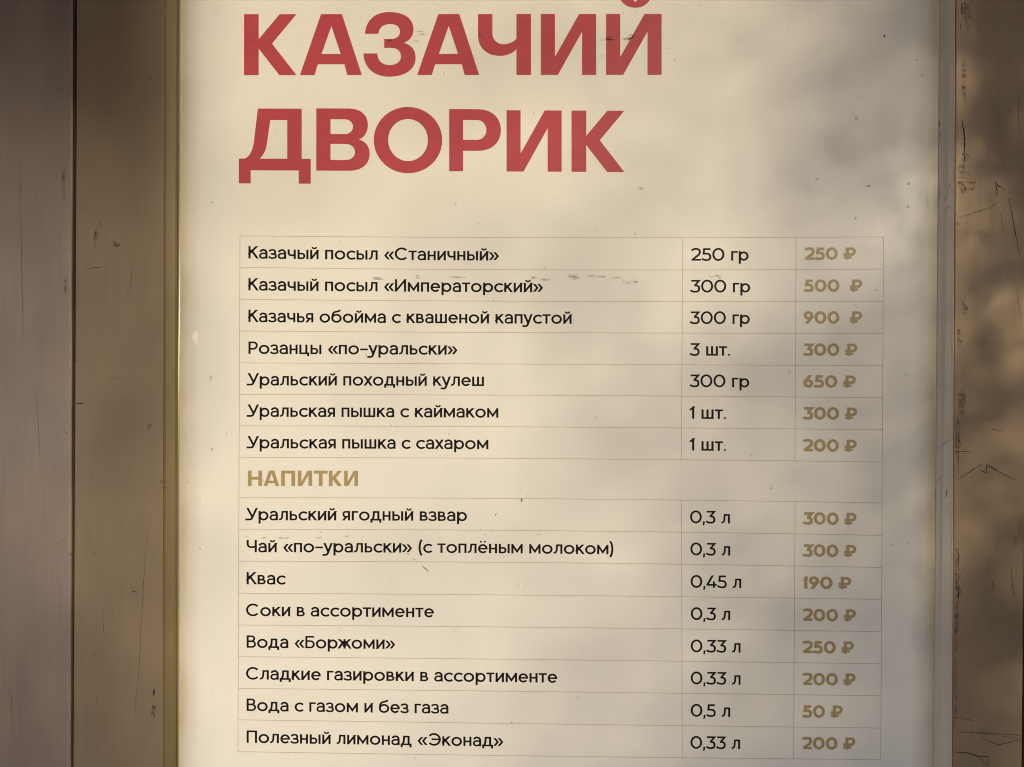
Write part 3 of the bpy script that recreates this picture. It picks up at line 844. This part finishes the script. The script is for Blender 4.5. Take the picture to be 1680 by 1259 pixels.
while y < 1480:
    x = -260
    while x < 1920:
        c = at(x + cell / 2, y + cell / 2)
        area = (at(x + cell, y).x - at(x, y).x) ** 2 * math.cos(R(SUN_AZ)) * math.cos(R(SUN_EL))
        want = -math.log(max(.03, vis(x + cell / 2, y + cell / 2))) * area / LA
        n = int(want) + (random.random() < want - int(want))
        for k in range(n):
            qx = x + random.random() * cell
            qy = y + random.random() * cell
            for t_ in ([T0] if qx < 1572 else []) + ([.85] if qx > 1545 else []):   # leaves added closer on the right for crisper shade
                spots.append(at(qx, qy) + TO_SUN * (t_ + random.uniform(-.16, .16) * t_ / T0))
        x += cell
    y += cell
def leaf(bm, p, ln, wd):
    nrm = (TO_SUN + Vector((random.gauss(0, .45), random.gauss(0, .45), random.gauss(0, .45)))).normalized()
    u = nrm.orthogonal().normalized()
    u = Matrix.Rotation(random.uniform(0, 6.283), 3, nrm) @ u
    v = nrm.cross(u)
    f = nrm * wd * .25
    a, b = bm.verts.new(p - u * ln / 2), bm.verts.new(p + u * ln / 2)
    c1, c2 = bm.verts.new(p + v * wd / 2 + f - u * ln * .08), bm.verts.new(p - v * wd / 2 + f - u * ln * .08)
    bm.faces.new((a, c2, b))
    bm.faces.new((a, b, c1))
# the rest of the crown: leaves added to darken reflections, clear of the sun
def beam(p):
    return p + TO_SUN * (-p.y / TO_SUN.y)
e0, e1 = at(-300, -400), at(2000, 1500)
high = []
while len(high) < 24000:
    az, el, d = R(random.uniform(-80, 80)), R(random.triangular(6, 75, 20)), random.uniform(1.9, 3.2)
    if len(high) % 6 == 1:
        az, el = R(random.uniform(20, 58)), R(random.uniform(12, 42))
    if len(high) % 8 == 3:
        az, el = R(random.uniform(-75, -10)), R(random.uniform(12, 42))
    if len(high) % 5 == 0:                               # low leaves added to darken the right stile's reflection
        az, el = R(random.uniform(24, 80)), R(random.uniform(-14, 16))
    p = Vector((0, 0, 1.5)) + Vector((math.sin(az) * math.cos(el), -math.cos(az) * math.cos(el), math.sin(el))) * d
    q = beam(p)
    if e0.x < q.x < e1.x and e1.z < q.z < e0.z:
        continue
    high.append(p)
for p in high:
    leaf(bm, p, .105 * random.uniform(.75, 1.25), .068 * random.uniform(.8, 1.2))
for p in spots:
    leaf(bm, p, .030 * random.uniform(.75, 1.25), .019 * random.uniform(.8, 1.2))
s = Nodes('leaf_green')
s.l(s.mix(s.ramp(s.noise(6, 2), [(.3, 0), (.7, 1)]), (.045, .075, .022), (.085, .115, .035)), s.b.inputs['Base Color'])
s.b.inputs['Roughness'].default_value = .5
from_bm('shade_leaves', bm, s.m, tree)
print('LEAVES', len(spots))
# trunk and boughs of the added tree
def tube(bm, pts, r0, r1, n=9):
    rings = []
    for i, p in enumerate(pts):
        p = Vector(p)
        d = (Vector(pts[min(i + 1, len(pts) - 1)]) - Vector(pts[max(i - 1, 0)])).normalized()
        u = d.orthogonal().normalized()
        v = d.cross(u)
        r = r0 + (r1 - r0) * i / (len(pts) - 1)
        rings.append([bm.verts.new(p + (u * math.cos(6.2832 * k / n) + v * math.sin(6.2832 * k / n)) * r) for k in range(n)])
    for a, b in zip(rings, rings[1:]):
        for k in range(n):
            bm.faces.new((a[k], a[(k + 1) % n], b[(k + 1) % n], b[k]))
s = Nodes('bark')
s.l(s.mix(s.ramp(s.noise(30, 5, .6, (1, 1, .3)), [(.3, 0), (.7, 1)]), (.05, .038, .028), (.12, .095, .07)), s.b.inputs['Base Color'])
s.b.inputs['Roughness'].default_value = .9
ctr = at(1250, 250) + TO_SUN * T0
foot = ctr + Vector((1.05, -.55, 0))
foot.z = 0
bm = bmesh.new()
top = Vector((foot.x - .1, foot.y + .05, 2.2))
tube(bm, [foot, foot + Vector((.01, .01, .7)), foot + Vector((-.04, .02, 1.4)), top], .13, .07, 14)
from_bm('trunk', bm, s.m, tree, True)
for px, py in ((200, -330), (900, -420), (1960, 300), (1900, 1000)):
    tgt = at(px, py) + TO_SUN * T0
    bm = bmesh.new()
    st = top - Vector((0, 0, random.uniform(.1, .7)))
    mid = (st + tgt) / 2 + Vector((0, 0, .12))
    tube(bm, [st, (st + mid) / 2 + Vector((0, 0, .04)), mid, (mid + tgt) / 2 + Vector((0, .02, .02)), tgt], .022, .003, 8)
    from_bm('branch', bm, s.m, tree, True)
